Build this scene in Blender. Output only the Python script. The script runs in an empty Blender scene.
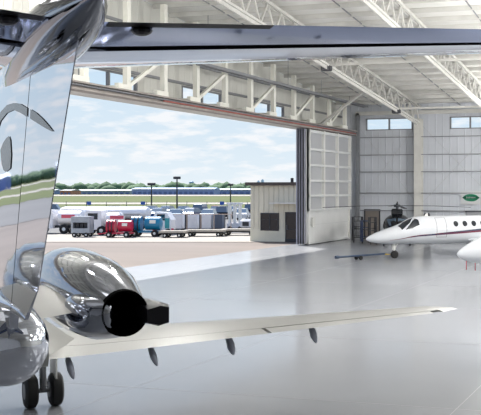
import bpy, bmesh, math, random
from mathutils import Vector, Matrix
random.seed(7)
PI = math.pi
TH = math.radians(16.7); CT, ST = math.cos(TH), math.sin(TH)
EYE = 4.0; F = 950.0; PX, PY = 400.0, 190.0
C = bpy.context.scene.collection

# ------------------------------------------------------------------ camera, sky, sun, exposure
cam = bpy.data.objects.new('camera', bpy.data.cameras.new('camera')); C.objects.link(cam)
cam.location = (0, 0, EYE); cam.rotation_euler = (PI/2, 0, TH)
cam.data.sensor_width = 36; cam.data.lens = F/481*36
cam.data.shift_x = -(PX-240.5)/481; cam.data.shift_y = -(207.5-PY)/481
cam.data.clip_end = 6000; cam.data.clip_start = 0.2
bpy.context.scene.camera = cam

world = bpy.data.worlds.new('sky'); bpy.context.scene.world = world; world.use_nodes = True
wn, wl = world.node_tree.nodes, world.node_tree.links
wn.clear()
w_out = wn.new('ShaderNodeOutputWorld'); w_bg = wn.new('ShaderNodeBackground')
w_tc = wn.new('ShaderNodeTexCoord'); w_sep = wn.new('ShaderNodeSeparateXYZ')
wl.new(w_tc.outputs['Generated'], w_sep.inputs[0])
w_ramp = wn.new('ShaderNodeValToRGB'); wl.new(w_sep.outputs['Z'], w_ramp.inputs[0])
els = w_ramp.color_ramp.elements
els[0].position = 0.0; els[0].color = (0.82, 0.91, 0.97, 1)
els[1].position = 1.0; els[1].color = (0.16, 0.32, 0.72, 1)
for p, c in ((0.05, (0.72, 0.84, 0.94, 1)), (0.11, (0.66, 0.81, 0.94, 1)), (0.35, (0.27, 0.47, 0.86, 1))):
    e = els.new(p); e.color = c
w_map = wn.new('ShaderNodeMapping'); w_map.inputs['Scale'].default_value = (1, 1, 4.2)
wl.new(w_tc.outputs['Generated'], w_map.inputs[0])
w_no = wn.new('ShaderNodeTexNoise'); w_no.inputs['Scale'].default_value = 25; w_no.inputs['Detail'].default_value = 6
w_no.inputs['Roughness'].default_value = 0.55
wl.new(w_map.outputs[0], w_no.inputs['Vector'])
w_cr = wn.new('ShaderNodeValToRGB'); wl.new(w_no.outputs['Fac'], w_cr.inputs[0])
w_cr.color_ramp.elements[0].position = 0.48; w_cr.color_ramp.elements[0].color = (0, 0, 0, 1)
w_cr.color_ramp.elements[1].position = 0.64; w_cr.color_ramp.elements[1].color = (0.85, 0.85, 0.85, 1)
w_mx = wn.new('ShaderNodeMixRGB'); w_mx.inputs[2].default_value = (0.97, 0.98, 1.0, 1)
wl.new(w_cr.outputs[0], w_mx.inputs[0]); wl.new(w_ramp.outputs[0], w_mx.inputs[1])
wl.new(w_mx.outputs[0], w_bg.inputs[0]); w_bg.inputs[1].default_value = 0.95
wl.new(w_bg.outputs[0], w_out.inputs[0])

sun = bpy.data.objects.new('sun', bpy.data.lights.new('sun', 'SUN')); C.objects.link(sun)
sun.data.energy = 8.0; sun.data.angle = 0.009; sun.data.color = (1.0, 0.96, 0.90)
sun.rotation_euler = Vector((4.6, -4.0, -8.5)).to_track_quat('-Z', 'Y').to_euler()

def area(x, y, z, sx, sy, power, rot=(0, 0, 0)):  # unseen area light added to fill the interior, no fixture of the hangar
    l = bpy.data.lights.new('fill_area', 'AREA'); l.shape = 'RECTANGLE'; l.size = sx; l.size_y = sy; l.energy = power
    l.color = (1.0, 0.985, 0.96)
    o = bpy.data.objects.new('fill_area', l); C.objects.link(o); o.location = (x, y, z); o.rotation_euler = rot
    return o
AREA_FILL = {8: 80, 26: 900, 44: 250, 62: 150}
POINT_FILL = {8: 250, 24: 1500, 40: 2400, 58: 2100}
for lx in (-6, 8, 24, 38):
    for ly in (8, 26, 44, 62):
        area(lx, ly, 10.7, 9, 5, AREA_FILL[ly])
area(-17, 12, 11.5, 5, 3, 150); area(-17, 26, 12.4, 5, 3, 250)

for lx in (-6, 10, 28):  # unseen point lights added out of frame to brighten roof, walls and floor
    for ly in POINT_FILL:
        l = bpy.data.lights.new('fill_point', 'POINT'); l.shadow_soft_size = .45; l.energy = POINT_FILL[ly]; l.color = (1.0, 0.98, 0.95)
        o = bpy.data.objects.new('fill_point', l); C.objects.link(o); o.location = (lx, ly+5, 8.6)
for ly in (4, 18):  # more added fill, bare point lights without fixtures
    l = bpy.data.lights.new('fill_point', 'POINT'); l.shadow_soft_size = .45; l.energy = 200; l.color = (1.0, 0.98, 0.95)
    o = bpy.data.objects.new('fill_point', l); C.objects.link(o); o.location = (-17.5, ly, 11.3)
for lx, ly, le in ((-11.3, 66, 900), (-8.6, 50, 500)):  # added fill for the door leaf and left roof
    l = bpy.data.lights.new('fill_point', 'POINT'); l.shadow_soft_size = .3; l.energy = le; l.color = (1.0, 0.98, 0.95)
    o = bpy.data.objects.new('fill_point', l); C.objects.link(o); o.location = (lx, ly, 7.0)
for lx in (-24, -17.5):  # added fill for the roof by the doorway
    l = bpy.data.lights.new('fill_point', 'POINT'); l.shadow_soft_size = .45; l.energy = 900; l.color = (1.0, 0.98, 0.95)
    o = bpy.data.objects.new('fill_point', l); C.objects.link(o); o.location = (lx, 30.5, 12.0)

vs = bpy.context.scene.view_settings
vs.view_transform = 'Standard'; vs.look = 'None'; vs.exposure = 0.06; vs.gamma = 1.0
try: vs.use_curve_mapping = False
except Exception: pass
bpy.context.scene.cycles.max_bounces = 10
bpy.context.scene.cycles.diffuse_bounces = 6

# ------------------------------------------------------------------ helpers
def W(xc, d, z=0.0):
    """distance right of and ahead of the viewpoint -> world"""
    return Vector((xc*CT - d*ST, xc*ST + d*CT, z))
def col(h):
    return tuple((c/255)**2.2 for c in h)
_m = {}
def mat(name, rgb, rough=0.6, metal=0.0, noise=0.0, nscale=3.0, bump=0.0, bscale=None, bdist=0.02, spec=0.5, emit=None, stretch=None, ior=None):
    if name in _m: return _m[name]
    m = bpy.data.materials.new(name); m.use_nodes = True
    N, L = m.node_tree.nodes, m.node_tree.links
    b = N['Principled BSDF']; lin = col(rgb)
    b.inputs['Base Color'].default_value = (*lin, 1)
    b.inputs['Roughness'].default_value = rough; b.inputs['Metallic'].default_value = metal
    b.inputs['Specular IOR Level'].default_value = spec
    tc = N.new('ShaderNodeTexCoord'); mp = N.new('ShaderNodeMapping'); L.new(tc.outputs['Object'], mp.inputs[0])
    if stretch: mp.inputs['Scale'].default_value = stretch
    if noise > 0:
        n = N.new('ShaderNodeTexNoise'); n.inputs['Scale'].default_value = nscale; n.inputs['Detail'].default_value = 5
        L.new(mp.outputs[0], n.inputs['Vector'])
        r = N.new('ShaderNodeValToRGB'); L.new(n.outputs['Fac'], r.inputs[0])
        r.color_ramp.elements[0].position = 0.3; r.color_ramp.elements[1].position = 0.7
        r.color_ramp.elements[0].color = tuple(c*(1-noise) for c in lin) + (1,)
        r.color_ramp.elements[1].color = tuple(min(1, c*(1+noise)) for c in lin) + (1,)
        L.new(r.outputs[0], b.inputs['Base Color'])
    if bump > 0:
        n2 = N.new('ShaderNodeTexNoise'); n2.inputs['Scale'].default_value = bscale or nscale; n2.inputs['Detail'].default_value = 1
        L.new(mp.outputs[0], n2.inputs['Vector'])
        bp = N.new('ShaderNodeBump'); bp.inputs['Strength'].default_value = bump; bp.inputs['Distance'].default_value = bdist
        L.new(n2.outputs['Fac'], bp.inputs['Height']); L.new(bp.outputs[0], b.inputs['Normal'])
    if emit:
        b.inputs['Emission Color'].default_value = (*lin, 1); b.inputs['Emission Strength'].default_value = emit
    _m[name] = m
    return m
def ribbed(name, rgb, axis=0, period=0.3, depth=0.03, rough=0.5):
    """panel siding whose ribs repeat along an axis"""
    m = mat(name, rgb, rough, noise=0.05, nscale=0.6)
    N, L = m.node_tree.nodes, m.node_tree.links
    tc = N.new('ShaderNodeTexCoord'); sp = N.new('ShaderNodeSeparateXYZ'); L.new(tc.outputs['Object'], sp.inputs[0])
    mu = N.new('ShaderNodeMath'); mu.operation = 'MULTIPLY'; mu.inputs[1].default_value = 1/period; L.new(sp.outputs[axis], mu.inputs[0])
    fr = N.new('ShaderNodeMath'); fr.operation = 'FRACT'; L.new(mu.outputs[0], fr.inputs[0])
    r = N.new('ShaderNodeValToRGB'); L.new(fr.outputs[0], r.inputs[0])
    e = r.color_ramp.elements; e[0].position = 0.0; e[0].color = (0, 0, 0, 1); e[1].position = 0.06; e[1].color = (1, 1, 1, 1)
    a = e.new(0.14); a.color = (1, 1, 1, 1); a = e.new(0.2); a.color = (0, 0, 0, 1)
    bp = N.new('ShaderNodeBump'); bp.inputs['Strength'].default_value = 1.0; bp.inputs['Distance'].default_value = depth
    L.new(r.outputs[0], bp.inputs['Height']); L.new(bp.outputs[0], N['Principled BSDF'].inputs['Normal'])
    return m
def glassy(name, rgb, rough=0.05):
    return mat(name, rgb, rough, 0.0, spec=0.8)

class MB:
    def __init__(s): s.v = []; s.f = []
    def add(s, vs, fs):
        n = len(s.v); s.v += [tuple(v) for v in vs]; s.f += [tuple(i+n for i in f) for f in fs]; return s
    def box(s, a, b):
        x0, y0, z0 = a; x1, y1, z1 = b
        return s.add([(x0,y0,z0),(x1,y0,z0),(x1,y1,z0),(x0,y1,z0),(x0,y0,z1),(x1,y0,z1),(x1,y1,z1),(x0,y1,z1)],
                     [(0,3,2,1),(4,5,6,7),(0,1,5,4),(1,2,6,5),(2,3,7,6),(3,0,4,7)])
    def bevbox(s, a, b, r=0.05):
        """box with its upright edges and top edges chamfered"""
        x0, y0, z0 = a; x1, y1, z1 = b; R = []
        for z, k in ((z0, r), (z0+r, 0), (z1-r, 0), (z1, r)):
            R.append([(x0+k+r,y0+k,z),(x1-k-r,y0+k,z),(x1-k,y0+k+r,z),(x1-k,y1-k-r,z),(x1-k-r,y1-k,z),(x0+k+r,y1-k,z),(x0+k,y1-k-r,z),(x0+k,y0+k+r,z)])
        return s.loft(R)
    def bar(s, p, q, w, h=None, up=(0,0,1)):
        h = h or w; p, q = Vector(p), Vector(q); d = (q-p).normalized(); u = Vector(up)
        if abs(d.dot(u)) > 0.98: u = Vector((1,0,0))
        r = d.cross(u).normalized(); u = r.cross(d)
        vs = [e + r*a*w/2 + u*b*h/2 for e in (p, q) for a, b in ((-1,-1),(1,-1),(1,1),(-1,1))]
        return s.add(vs, [(0,1,2,3),(7,6,5,4),(0,4,5,1),(1,5,6,2),(2,6,7,3),(3,7,4,0)])
    def loft(s, rings, caps=(True, True)):
        n = len(rings[0]); vs = [v for r in rings for v in r]; fs = []
        for i in range(len(rings)-1):
            for j in range(n):
                k = (j+1) % n; fs.append((i*n+j, i*n+k, (i+1)*n+k, (i+1)*n+j))
        if caps[0]: fs.append(tuple(range(n))[::-1])
        if caps[1]: fs.append(tuple((len(rings)-1)*n+j for j in range(n)))
        return s.add(vs, fs)
    def cyl(s, p, q, r1, r2=None, n=16, caps=(True, True)):
        r2 = r1 if r2 is None else r2
        return s.revolve(p, q, [(0, r1), (1, r2)], n, caps)
    def revolve(s, p, q, prof, n=24, caps=(True, True)):
        p, q = Vector(p), Vector(q); d = q-p; dn = d.normalized(); u = Vector((0,0,1)) if abs(dn.z) < .95 else Vector((1,0,0))
        r = dn.cross(u).normalized(); u = r.cross(dn)
        return s.loft([[p + d*t + (r*math.cos(2*PI*j/n)+u*math.sin(2*PI*j/n))*rad for j in range(n)] for t, rad in prof], caps)
    def tube(s, pts, r, n=8):
        for a, b in zip(pts, pts[1:]): s.cyl(a, b, r, n=n)
        return s
    def prism(s, poly, a, b, axis=1):
        """polygon of 2 coordinates extruded along axis from a to b"""
        def mk(p, t):
            return (t, p[0], p[1]) if axis == 0 else (p[0], t, p[1]) if axis == 1 else (p[0], p[1], t)
        return s.loft([[mk(p, a) for p in poly], [mk(p, b) for p in poly]])
    def blob(s, c, rx, ry, rz, n=8, m=5, jit=0.0):
        R = []
        for i in range(m+1):
            a = PI*(0.02+0.96*i/m); R.append([(c[0]+rx*math.sin(a)*math.cos(2*PI*j/n)*(1+random.uniform(-jit,jit)), c[1]+ry*math.sin(a)*math.sin(2*PI*j/n)*(1+random.uniform(-jit,jit)), c[2]+rz*math.cos(a)*(1+random.uniform(-jit,jit))) for j in range(n)])
        return s.loft(R)
    def build(s, name, m, parent=None, smooth=False, label=None, angle=35):
        me = bpy.data.meshes.new(name); me.from_pydata(s.v, [], s.f); me.update()
        bm = bmesh.new(); bm.from_mesh(me); bmesh.ops.recalc_face_normals(bm, faces=bm.faces)
        if smooth:
            for f in bm.faces: f.smooth = True
            for e in bm.edges:
                if len(e.link_faces) == 2 and e.calc_face_angle(0) > math.radians(angle): e.smooth = False
        bm.to_mesh(me); bm.free()
        me.materials.append(m); o = bpy.data.objects.new(name, me); C.objects.link(o)
        if parent: o.parent = parent
        if label: o['label'] = label
        return o
def empty(name, loc=(0,0,0), rz=0.0):
    o = bpy.data.objects.new(name, None); C.objects.link(o); o.location = loc; o.rotation_euler = (0, 0, rz); o.empty_display_size = .3; return o
def tag(o, label, cat, group=None):
    o['label'] = label; o['category'] = cat
    if group: o['group'] = group
    return o
def struct(o, kind='structure'): o['kind'] = kind; return o
def copy_tree(o, parent=None):
    c = o.copy(); C.objects.link(c); c.parent = parent
    for ch in o.children: copy_tree(ch, c)
    return c

# ------------------------------------------------------------------ materials
M_white = mat('white_paint_steel', (222, 222, 218), 0.5, noise=0.04, nscale=0.8)
M_grey = mat('grey_steel', (128, 130, 134), 0.5, noise=0.06)
M_dark = mat('dark_steel', (48, 50, 56), 0.5, noise=0.1)
M_black = mat('black_rubber', (24, 24, 26), 0.7, noise=0.1, nscale=10)
M_wall = ribbed('white_liner_panel', (192, 196, 203), 0, 0.61, 0.02)
M_wallL = ribbed('grey_liner_panel', (205, 205, 199), 1, 0.61, 0.02)
M_ceil = mat('white_roof_insulation', (222, 221, 216), 0.7, noise=0.03, nscale=0.5)
M_truss = mat('white_truss_paint', (202, 201, 196), 0.5, noise=0.06, nscale=1.5)
M_glass = None
M_chrome = mat('polished_chrome', (200, 204, 214), 0.035, 1.0, bump=0.12, bscale=1.6, bdist=0.02)
M_chrome_sky_tint = mat('elevator_metal_sky_tint', (140, 154, 192), 0.07, 1.0, bump=0.08, bscale=1.5, bdist=0.02)  # bluish sky reflection put into the elevator's base colour
M_chrome2 = mat('polished_metal_nacelle', (138, 142, 152), 0.06, 1.0, bump=0.1, bscale=2.2, bdist=0.02)
M_alu = mat('wing_grey_paint', (154, 154, 151), 0.35, 0.2, noise=0.04, nscale=1.3)
M_darkmetal = mat('dark_scorched_metal', (38, 38, 42), 0.4, 0.7, noise=0.1)
M_soot = mat('sooty_exhaust_lining', (5, 5, 5), 1.0, spec=0.05)
M_jet = mat('white_jet_paint', (206, 209, 214), 0.15, noise=0.01, spec=0.6)
M_win = glassy('dark_cabin_glass', (30, 36, 44))
M_maroon = mat('maroon_stripe_paint', (110, 45, 60), 0.2)
M_navy = mat('slate_stripe_paint', (70, 75, 95), 0.2)
M_fin_mark = mat('dark_grey_fin_paint', (88, 90, 98), 0.25, 0.3)

# floor: polished concrete
def floor_mat():
    m = mat('polished_concrete_floor', (132, 135, 141), 0.16, noise=0.06, nscale=0.22, bump=0.05, bscale=0.9, bdist=0.02, spec=0.85)
    N, L = m.node_tree.nodes, m.node_tree.links
    n = N.new('ShaderNodeTexNoise'); n.inputs['Scale'].default_value = 0.35; n.inputs['Detail'].default_value = 4
    tc = N.new('ShaderNodeTexCoord'); L.new(tc.outputs['Object'], n.inputs['Vector'])
    r = N.new('ShaderNodeMapRange'); r.inputs['To Min'].default_value = 0.07; r.inputs['To Max'].default_value = 0.19
    L.new(n.outputs['Fac'], r.inputs[0]); L.new(r.outputs[0], N['Principled BSDF'].inputs['Roughness'])
    df_ = N.new('ShaderNodeBsdfDiffuse'); df_.inputs['Color'].default_value = (*col((168, 170, 174)), 1); mx = N.new('ShaderNodeMixShader'); mx.inputs[0].default_value = .30
    L.new(N['Principled BSDF'].outputs[0], mx.inputs[1]); L.new(df_.outputs[0], mx.inputs[2]); L.new(mx.outputs[0], N['Material Output'].inputs['Surface'])
    return m
M_floor = floor_mat()
M_apron = mat('tan_concrete_apron', (117, 108, 102), 0.85, noise=0.16, nscale=0.10, stretch=(.35, 1.6, 1))
M_pale = mat('pale_concrete', (160, 154, 145), 0.85, noise=0.05, nscale=0.2)
M_grass = mat('mown_grass', (80, 90, 36), 0.9, noise=0.12, nscale=0.02)
M_asph = mat('grey_asphalt', (110, 110, 110), 0.9, noise=0.08, nscale=0.05)

# ------------------------------------------------------------------ ground and hangar shell
XW, XO, YB, YF, XR = -26.3, -27.6, 75.0, -10.0, 46.0    # door line, outer skin, far wall, open front, right side
YRIDGE = 32.0
def zr(y): return 10.75 + 0.1*(YB - max(y, 2*YRIDGE - y))
def zb(y): return zr(y) - 1.3
struct(MB().box((XO, YF, -0.4), (XR, YB, 0.0)).build('floor', M_floor))

jt = MB(); y = 2.5
while y < YB: jt.box((XO, y-.01, -.01), (XR, y+.01, .0015)); y += 7.2
x = -24.1
while x < XR: jt.box((x-.006, YF, -.01), (x+.006, YB, .0015)); x += 6.7
struct(jt.build('joint', mat('joint_filler', (135, 137, 140), .5), bpy.data.objects['floor']))
def sector(d0, d1, z, b0=-95, b1=-3):
    """ground between two distances, straight across the view and rounding off to the left"""
    def R(D, b): return D/math.cos(math.radians(max(b, -25)))
    bs = list(range(b0, b1+1, 4)); mb = MB(); v = []; f = []
    for b in bs:
        for D in (d0, d1):
            r = R(D, b); a = math.radians(b); p = W(r*math.sin(a), r*math.cos(a), z); v.append(p)
    for i in range(len(bs)-1): f.append((2*i, 2*i+2, 2*i+3, 2*i+1))
    return mb.add(v, f)
g = MB(); g.add([(XO, -200, -0.02), (XO, 3000, -0.02), (-2500, 3000, -0.02), (-2500, -400, -0.02)], [(0, 1, 2, 3)])
struct(g.build('ground_apron', M_apron))
g2 = MB(); g2.add([(XO, YB, -0.03), (1500, YB, -0.03), (1500, 3000, -0.03), (XO, 3000, -0.03)], [(0, 1, 2, 3)]); struct(g2.build('ground_rear', M_asph))
g3 = MB(); g3.add([(XO, YF, -0.03), (XO, -400, -0.03), (400, -400, -0.03), (400, YB, -0.03), (XR, YB, -0.03), (XR, YF, -0.03)], [(0, 1, 2, 3, 4, 5)]); struct(g3.build('ground_front', M_apron))
struct(sector(73, 87, 0.01, -25, -5).build('ground_pale_strip', M_pale))
struct(sector(88, 172, 0.012, -60, -3).build('ground_lot', M_asph))
struct(sector(172, 2400, 0.05).build('ground_grass', M_grass))
struct(sector(262, 300, 0.10).build('ground_taxiway', M_pale))
struct(sector(600, 760, 0.20).build('ground_runway', M_pale))

# far wall, its clerestory windows left open and glazed
M_pane = bpy.data.materials.new('window_glass'); M_pane.use_nodes = True
_n = M_pane.node_tree.nodes; _b = _n['Principled BSDF']
_b.inputs['Base Color'].default_value = (0.95, 0.98, 1, 1); _b.inputs['Roughness'].default_value = 0.02
_b.inputs['Transmission Weight'].default_value = 1.0; _b.inputs['IOR'].default_value = 1.02
win_n = 0
def clere(p0, p1, z0, z1, axis):
    """glazed strip with a mullion, in a wall running along axis"""
    global win_n; win_n += 1
    def b(mb, u0, u1, za, zb_, t):
        if axis == 0: mb.box((u0, p0[1]-t, za), (u1, p0[1]+t, zb_))
        else: mb.box((p0[0]-t, u0, za), (p0[0]+t, u1, zb_))
    u0, u1 = (p0[0], p1[0]) if axis == 0 else (p0[1], p1[1])
    f = MB(); um = (u0+u1)/2
    for a, c in ((u0, u0+.12), (u1-.12, u1), (um-.06, um+.06)): b(f, a, c, z0, z1, .09)
    b(f, u0, u1, z0, z0+.08, .09); b(f, u0, u1, z1-.08, z1, .09)
    fo = struct(f.build('window_%d' % win_n, M_grey))
    g = MB(); b(g, u0+.05, u1-.05, z0+.05, z1-.05, .008); g.build('pane', M_pane, fo)
wb = MB(); wins = [(-25.5, -21.4), (-18.3, -14.9), (-13.6, -9.5), (-5, 1), (5, 11)]
zw0, zw1 = 8.95, 9.95; ztop = zr(YB)+.35
x = XO
for a, b in wins:
    wb.box((x, YB, 0), (a, YB+.2, ztop)); wb.box((a, YB, 0), (b, YB+.2, zw0)); wb.box((a, YB, zw1), (b, YB+.2, ztop)); x = b
    clere((a, YB+.1), (b, YB+.1), zw0, zw1, 0)
wb.box((x, YB, 0), (XR, YB+.2, ztop))
wall_back = struct(wb.build('wall_back', M_wall))
gb = MB()
for z in (2.3, 3.75, 5.5, 6.9, 8.35): gb.bar((XW+.2, YB-.08, z), (XR, YB-.08, z), .16, .06)
struct(gb.build('girt', M_grey, wall_back))
eb = MB(); eb.box((XW, YB-.35, 10.2), (XR, YB, 10.5)); eb.build('eave_strut', M_truss, wall_back)

# door-side wall above the opening
def zt(y): return zr(y)+.3
wins_l = [(9, 14), (19, 24), (29, 34), (38.8, 43.9), (48.5, 53.4), (58.0, 63.0)]
wl_ = MB()
def skin(y0, y1, z0, top=None):
    if top is None:
        ys = [y0] + ([YRIDGE] if y0 < YRIDGE < y1 else []) + [y1]
        poly = [(y0, z0), (y1, z0)] + [(y, zt(y)) for y in reversed(ys)]
    else: poly = [(y0, z0), (y1, z0), (y1, top), (y0, top)]
    wl_.prism(poly, XO-.15, XO, 0)
y = YF
for a, b in wins_l:
    skin(y, a, 8.5); skin(a, b, 8.5, 8.95); skin(a, b, 10.0); y = b
    clere((XO-.07, a), (XO-.07, b), 8.95, 10.0, 1)
skin(y, YB, 8.5); skin(72.8, YB, 0, 8.5); skin(YF, 3.0, 0, 8.5)
wall_left = struct(wl_.build('wall_left', M_wallL))

# ceiling deck and purlins
cd = MB()
for xa, xb in ((XO, XR),):
    cd.loft([[(xa, YF, zr(YF)+.3), (xa, YRIDGE, zr(YRIDGE)+.3), (xa, YB+.2, zr(YB)+.3), (xa, YB+.2, zr(YB)+.5), (xa, YRIDGE, zr(YRIDGE)+.5), (xa, YF, zr(YF)+.5)],
             [(xb, YF, zr(YF)+.3), (xb, YRIDGE, zr(YRIDGE)+.3), (xb, YB+.2, zr(YB)+.3), (xb, YB+.2, zr(YB)+.5), (xb, YRIDGE, zr(YRIDGE)+.5), (xb, YF, zr(YF)+.5)]])
ceiling = struct(cd.build('ceiling', M_ceil))
pb = MB(); y = YF + 1
while y < YB:
    z = zr(y)+.18; pb.bar((XO+.1, y, z), (XR, y, z), .05, .24); pb.bar((XO+.1, y+.05, z-.11), (XR, y+.05, z-.11), .1, .03); y += 1.75
struct(pb.build('purlin', M_truss, ceiling))
rb = MB()
for k in range(11):
    xx = -24.1 + 6.7*k
    for ya, yb in ((YF, YRIDGE), (YRIDGE, YB)): rb.bar((xx, ya, zr(ya)+.12), (xx, yb, zr(yb)+.12), .05, .05)
struct(rb.build('sag_rod', M_grey, ceiling))

# roof trusses
def truss(x, label):
    t = empty('roof_truss', (x, YB, 0)); tag(t, label, 'truss', 'white steel roof trusses')
    b, c, w = MB(), MB(), MB()
    for ya, yb in ((YRIDGE, YB-.3), (YF, YRIDGE)):
        for off in (-.12, .12):
            c.bar((off, ya-YB, zr(ya)), (off, yb-YB, zr(yb)), .13, .16)
        b.bar((0, ya-YB, zb(ya)), (0, yb-YB, zb(yb)), .34, .12); b.bar((0, ya-YB, zb(ya)-.12), (0, yb-YB, zb(yb)-.12), .10, .24)
        n = int((yb-ya)/1.75); s = (yb-ya)/n
        for i in range(n):
            y0, y1 = ya+i*s, ya+(i+1)*s; ym = (y0+y1)/2
            w.bar((0, y0-YB, zb(y0)), (0, ym-YB, zr(ym)), .09); w.bar((0, ym-YB, zr(ym)), (0, y1-YB, zb(y1)), .09)
    b.build('bottom_chord', M_truss, t); c.build('top_chord', M_truss, t); w.build('web', M_truss, t)
    return t
TR = [(-20.8, 'white steel roof truss nearest the open door, carrying two dark heaters'),
      (-14.1, 'white steel roof truss crossing the upper right corner, second from the open door'),
      (-7.4, 'white steel roof truss third from the open door'), (-0.7, 'white steel roof truss above the viewpoint'),
      (6, 'white steel roof truss right of the viewpoint'), (12.7, 'white steel roof truss over the right half of the hangar'),
      (26.1, 'white steel roof truss further over the right half of the hangar'), (39.5, 'white steel roof truss by the open right side')]
for x, lab in TR: truss(x, lab)
# columns on the far wall
def column(x, lab):
    c = MB(); h = zb(YB)+.35
    c.box((x-.3, YB-.75, 0), (x+.3, YB-.69, h)); c.box((x-.3, YB-.12, 0), (x+.3, YB-.05, h)); c.box((x-.03, YB-.7, 0), (x+.03, YB-.1, h))
    c.box((x-.4, YB-.8, 0), (x+.4, YB-.02, .05))
    tag(c.build('steel_column', M_truss), lab, 'column', 'steel columns on the far wall')
column(-20.8, 'white steel column on the far wall just left of the green oval sign')
column(-14.1, 'white steel column on the far wall past the right edge of the sign')
column(-7.4, 'white steel column on the far wall beyond the parked jets')
column(6, 'white steel column on the far wall at the right')
# rod bracing on the far wall
for i, (xa, xb) in enumerate(((-26, -21.1), (-20.5, -14.4))):
    c = MB(); c.cyl((xa, YB-.2, 3.0), (xb, YB-.2, 9.2), .016, n=6); c.cyl((xa, YB-.14, 9.2), (xb, YB-.14, 3.0), .016, n=6)
    struct(c.build('trim_%d' % (i+1), mat('pale_rod_paint', (175, 177, 180), .5)))
# corner post and brown personnel door in the far wall
c = MB(); c.box((XW+.05, YB-.35, 0), (XW+.35, YB-.05, 10.4)); struct(c.build('trim_3', M_grey))
c = MB(); c.box((-25.5, YB-.06, 0), (-24.3, YB-.01, 2.3)); d_ = struct(c.build('door_1', mat('tan_door_paint', (122, 114, 108), .5)))
c = MB(); c.box((-25.6, YB-.09, 0), (-25.5, YB, 2.4)); c.box((-24.3, YB-.09, 0), (-24.2, YB, 2.4)); c.box((-25.6, YB-.09, 2.3), (-24.2, YB, 2.4)); c.build('door_frame', M_dark, d_)
c = MB(); c.cyl((-24.45, YB-.13, 1.05), (-24.45, YB-.06, 1.05), .03); c.build('door_handle', M_grey, d_)
# left: door girder - header with posts, brackets, diagonals
M_head = mat('worn_header_steel', (150, 143, 138), 0.6, noise=0.15, nscale=2)
M_red = mat('red_oxide_steel', (150, 82, 74), 0.6, noise=0.2, nscale=1.5)
M_post = mat('cream_post_paint', (232, 231, 222), 0.5, noise=0.03)
hd = empty('door_header', (XW, 0, 8.5)); tag(hd, 'long steel header with cream posts spanning above the open hangar doorway', 'door header')
c = MB()
c.box((-.35, YF, .0), (.25, 74.4, .10)); c.box((-.35, YF, .32), (.30, 74.4, .40)); c.box((-.05, YF, .1), (.02, 74.4, .32))
c.build('beam', M_head, hd)
c = MB(); c.box((.18, 44, .12), (.26, 74.2, .19)); c.build('red_rail', M_red, hd)
c = MB()
for z, x in ((.16, -.2), (.24, .18)): c.cyl((x, YF, z), (x, 74, z), .05, n=8)
c.build('conduit', M_grey, hd)
c = MB(); c.box((-1.3, YF, .0), (-.35, 74.4, .06)); c.build('soffit', M_wallL, hd)
ys = [40.9 + 3.47*k for k in range(-14, 10)]
for k, y in enumerate(ys):
    if y < YF+1 or y > 74: continue
    p = MB(); h = zt(y)-8.5-.35; p.box((-.13, y-.16, .38), (.13, y+.16, h)); p.build('post', M_post, hd)
    b = MB(); b.box((-1.3, y-.1, .42), (-.1, y+.1, .66)); b.box((.0, y-1.05, .40), (.22, y+.1, .66)); b.build('bracket', M_post, hd)
    if k % 2 == 0 and y+3.47 < 74:
        b = MB(); b.bar((.02, y+.05, .6), (.02, y+3.4, 2.4), .17, .17); b.build('diagonal_brace', M_post, hd)
b = MB()
b.bar((.1, 66.8, .5), (5.3, 61.9, 2.4), .16, .16); b.build('knee_brace', M_truss, hd)
# wall girts on the inner face of the door-side wall
c = MB()
for z in (10.1, 11.3, 12.6):
    ya, yb = (YRIDGE-(zt(YRIDGE)-z)/.1+3, YRIDGE+(zt(YRIDGE)-z)/.1-3)
    c.bar((XO+.1, max(YF, ya), z), (XO+.1, min(YB, yb), z), .12, .14)
struct(c.build('girt', M_grey, wall_left))
# cable tray hung inside the header
ct = empty('cable_tray', (XW+1.0, 46, 10.85)); tag(ct, 'long dull steel cable tray hung above the doorway header', 'cable tray')
c = MB(); c.box((-.02, 0, -.1), (.02, 28, .06)); c.box((.34, 0, -.1), (.38, 28, .06)); c.build('side_rail', M_grey, ct)
c = MB(); 
for k in range(56): c = MB(); c.box((0, .5*k, -.1), (.36, .5*k+.1, -.06)); c.build('rung', M_grey, ct)
c = MB(); c.cyl((.12, 0, -.02), (.12, 28, -.02), .05, n=8); c.cyl((.24, .2, -.02), (.24, 27.5, -.02), .04, n=8); c.build('cable', M_head, ct)
c = MB(); 
for yy in (1, 6, 12, 18, 24): c = MB(); c.cyl((.18, yy, 0), (.18, yy, zr(46+yy)-10.85+.1), .02, n=6); c.build('hanger_rod', M_grey, ct)
# lateral beams with unit heaters
def heater_pipe(y, lab, lab2):
    z = zb(y)+.05
    c = MB(); c.bar((-20.8, y, z), (XR-1, y, z), .12, .14); tag(c.build('lateral_beam', M_truss), lab, 'beam', 'lateral beams below the roof')
    h = empty('unit_heater', (-20.9, y+.1, z-.05)); tag(h, lab2, 'heater', 'heaters under the first truss')
    c = MB(); c.bevbox((-.3, -.25, -.3), (.3, .25, .05), .04); c.build('housing', M_dark, h)
    c = MB(); [c.box((-.24, -.28, -.27+.07*k), (.24, -.24, -.245+.07*k)) for k in range(4)]; c.build('louver', M_grey, h)
heater_pipe(54.0, 'white lateral beam under the roof crossing below the tail plane', 'small dark box heater below the nearest truss, high above the doorway')
heater_pipe(68.6, 'white lateral beam under the roof close to the far wall windows', 'small dark box heater beside the far wall windows under the truss')
# right side: header and posts of the opposite opening
c = MB(); c.prism([(YF, 0), (YB, 0)] + [(YB, zt(YB)), (YRIDGE, zt(YRIDGE)), (YF, zt(YF))], XR-.2, XR, 0); struct(c.build('wall_right', M_wallL))
c = MB(); [c.box((XR-.5, yy, 0), (XR-.1, yy+.4, 9)) for yy in (YF+.2, 32, YB-.8)]; struct(c.build('trim_4', M_truss))

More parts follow.
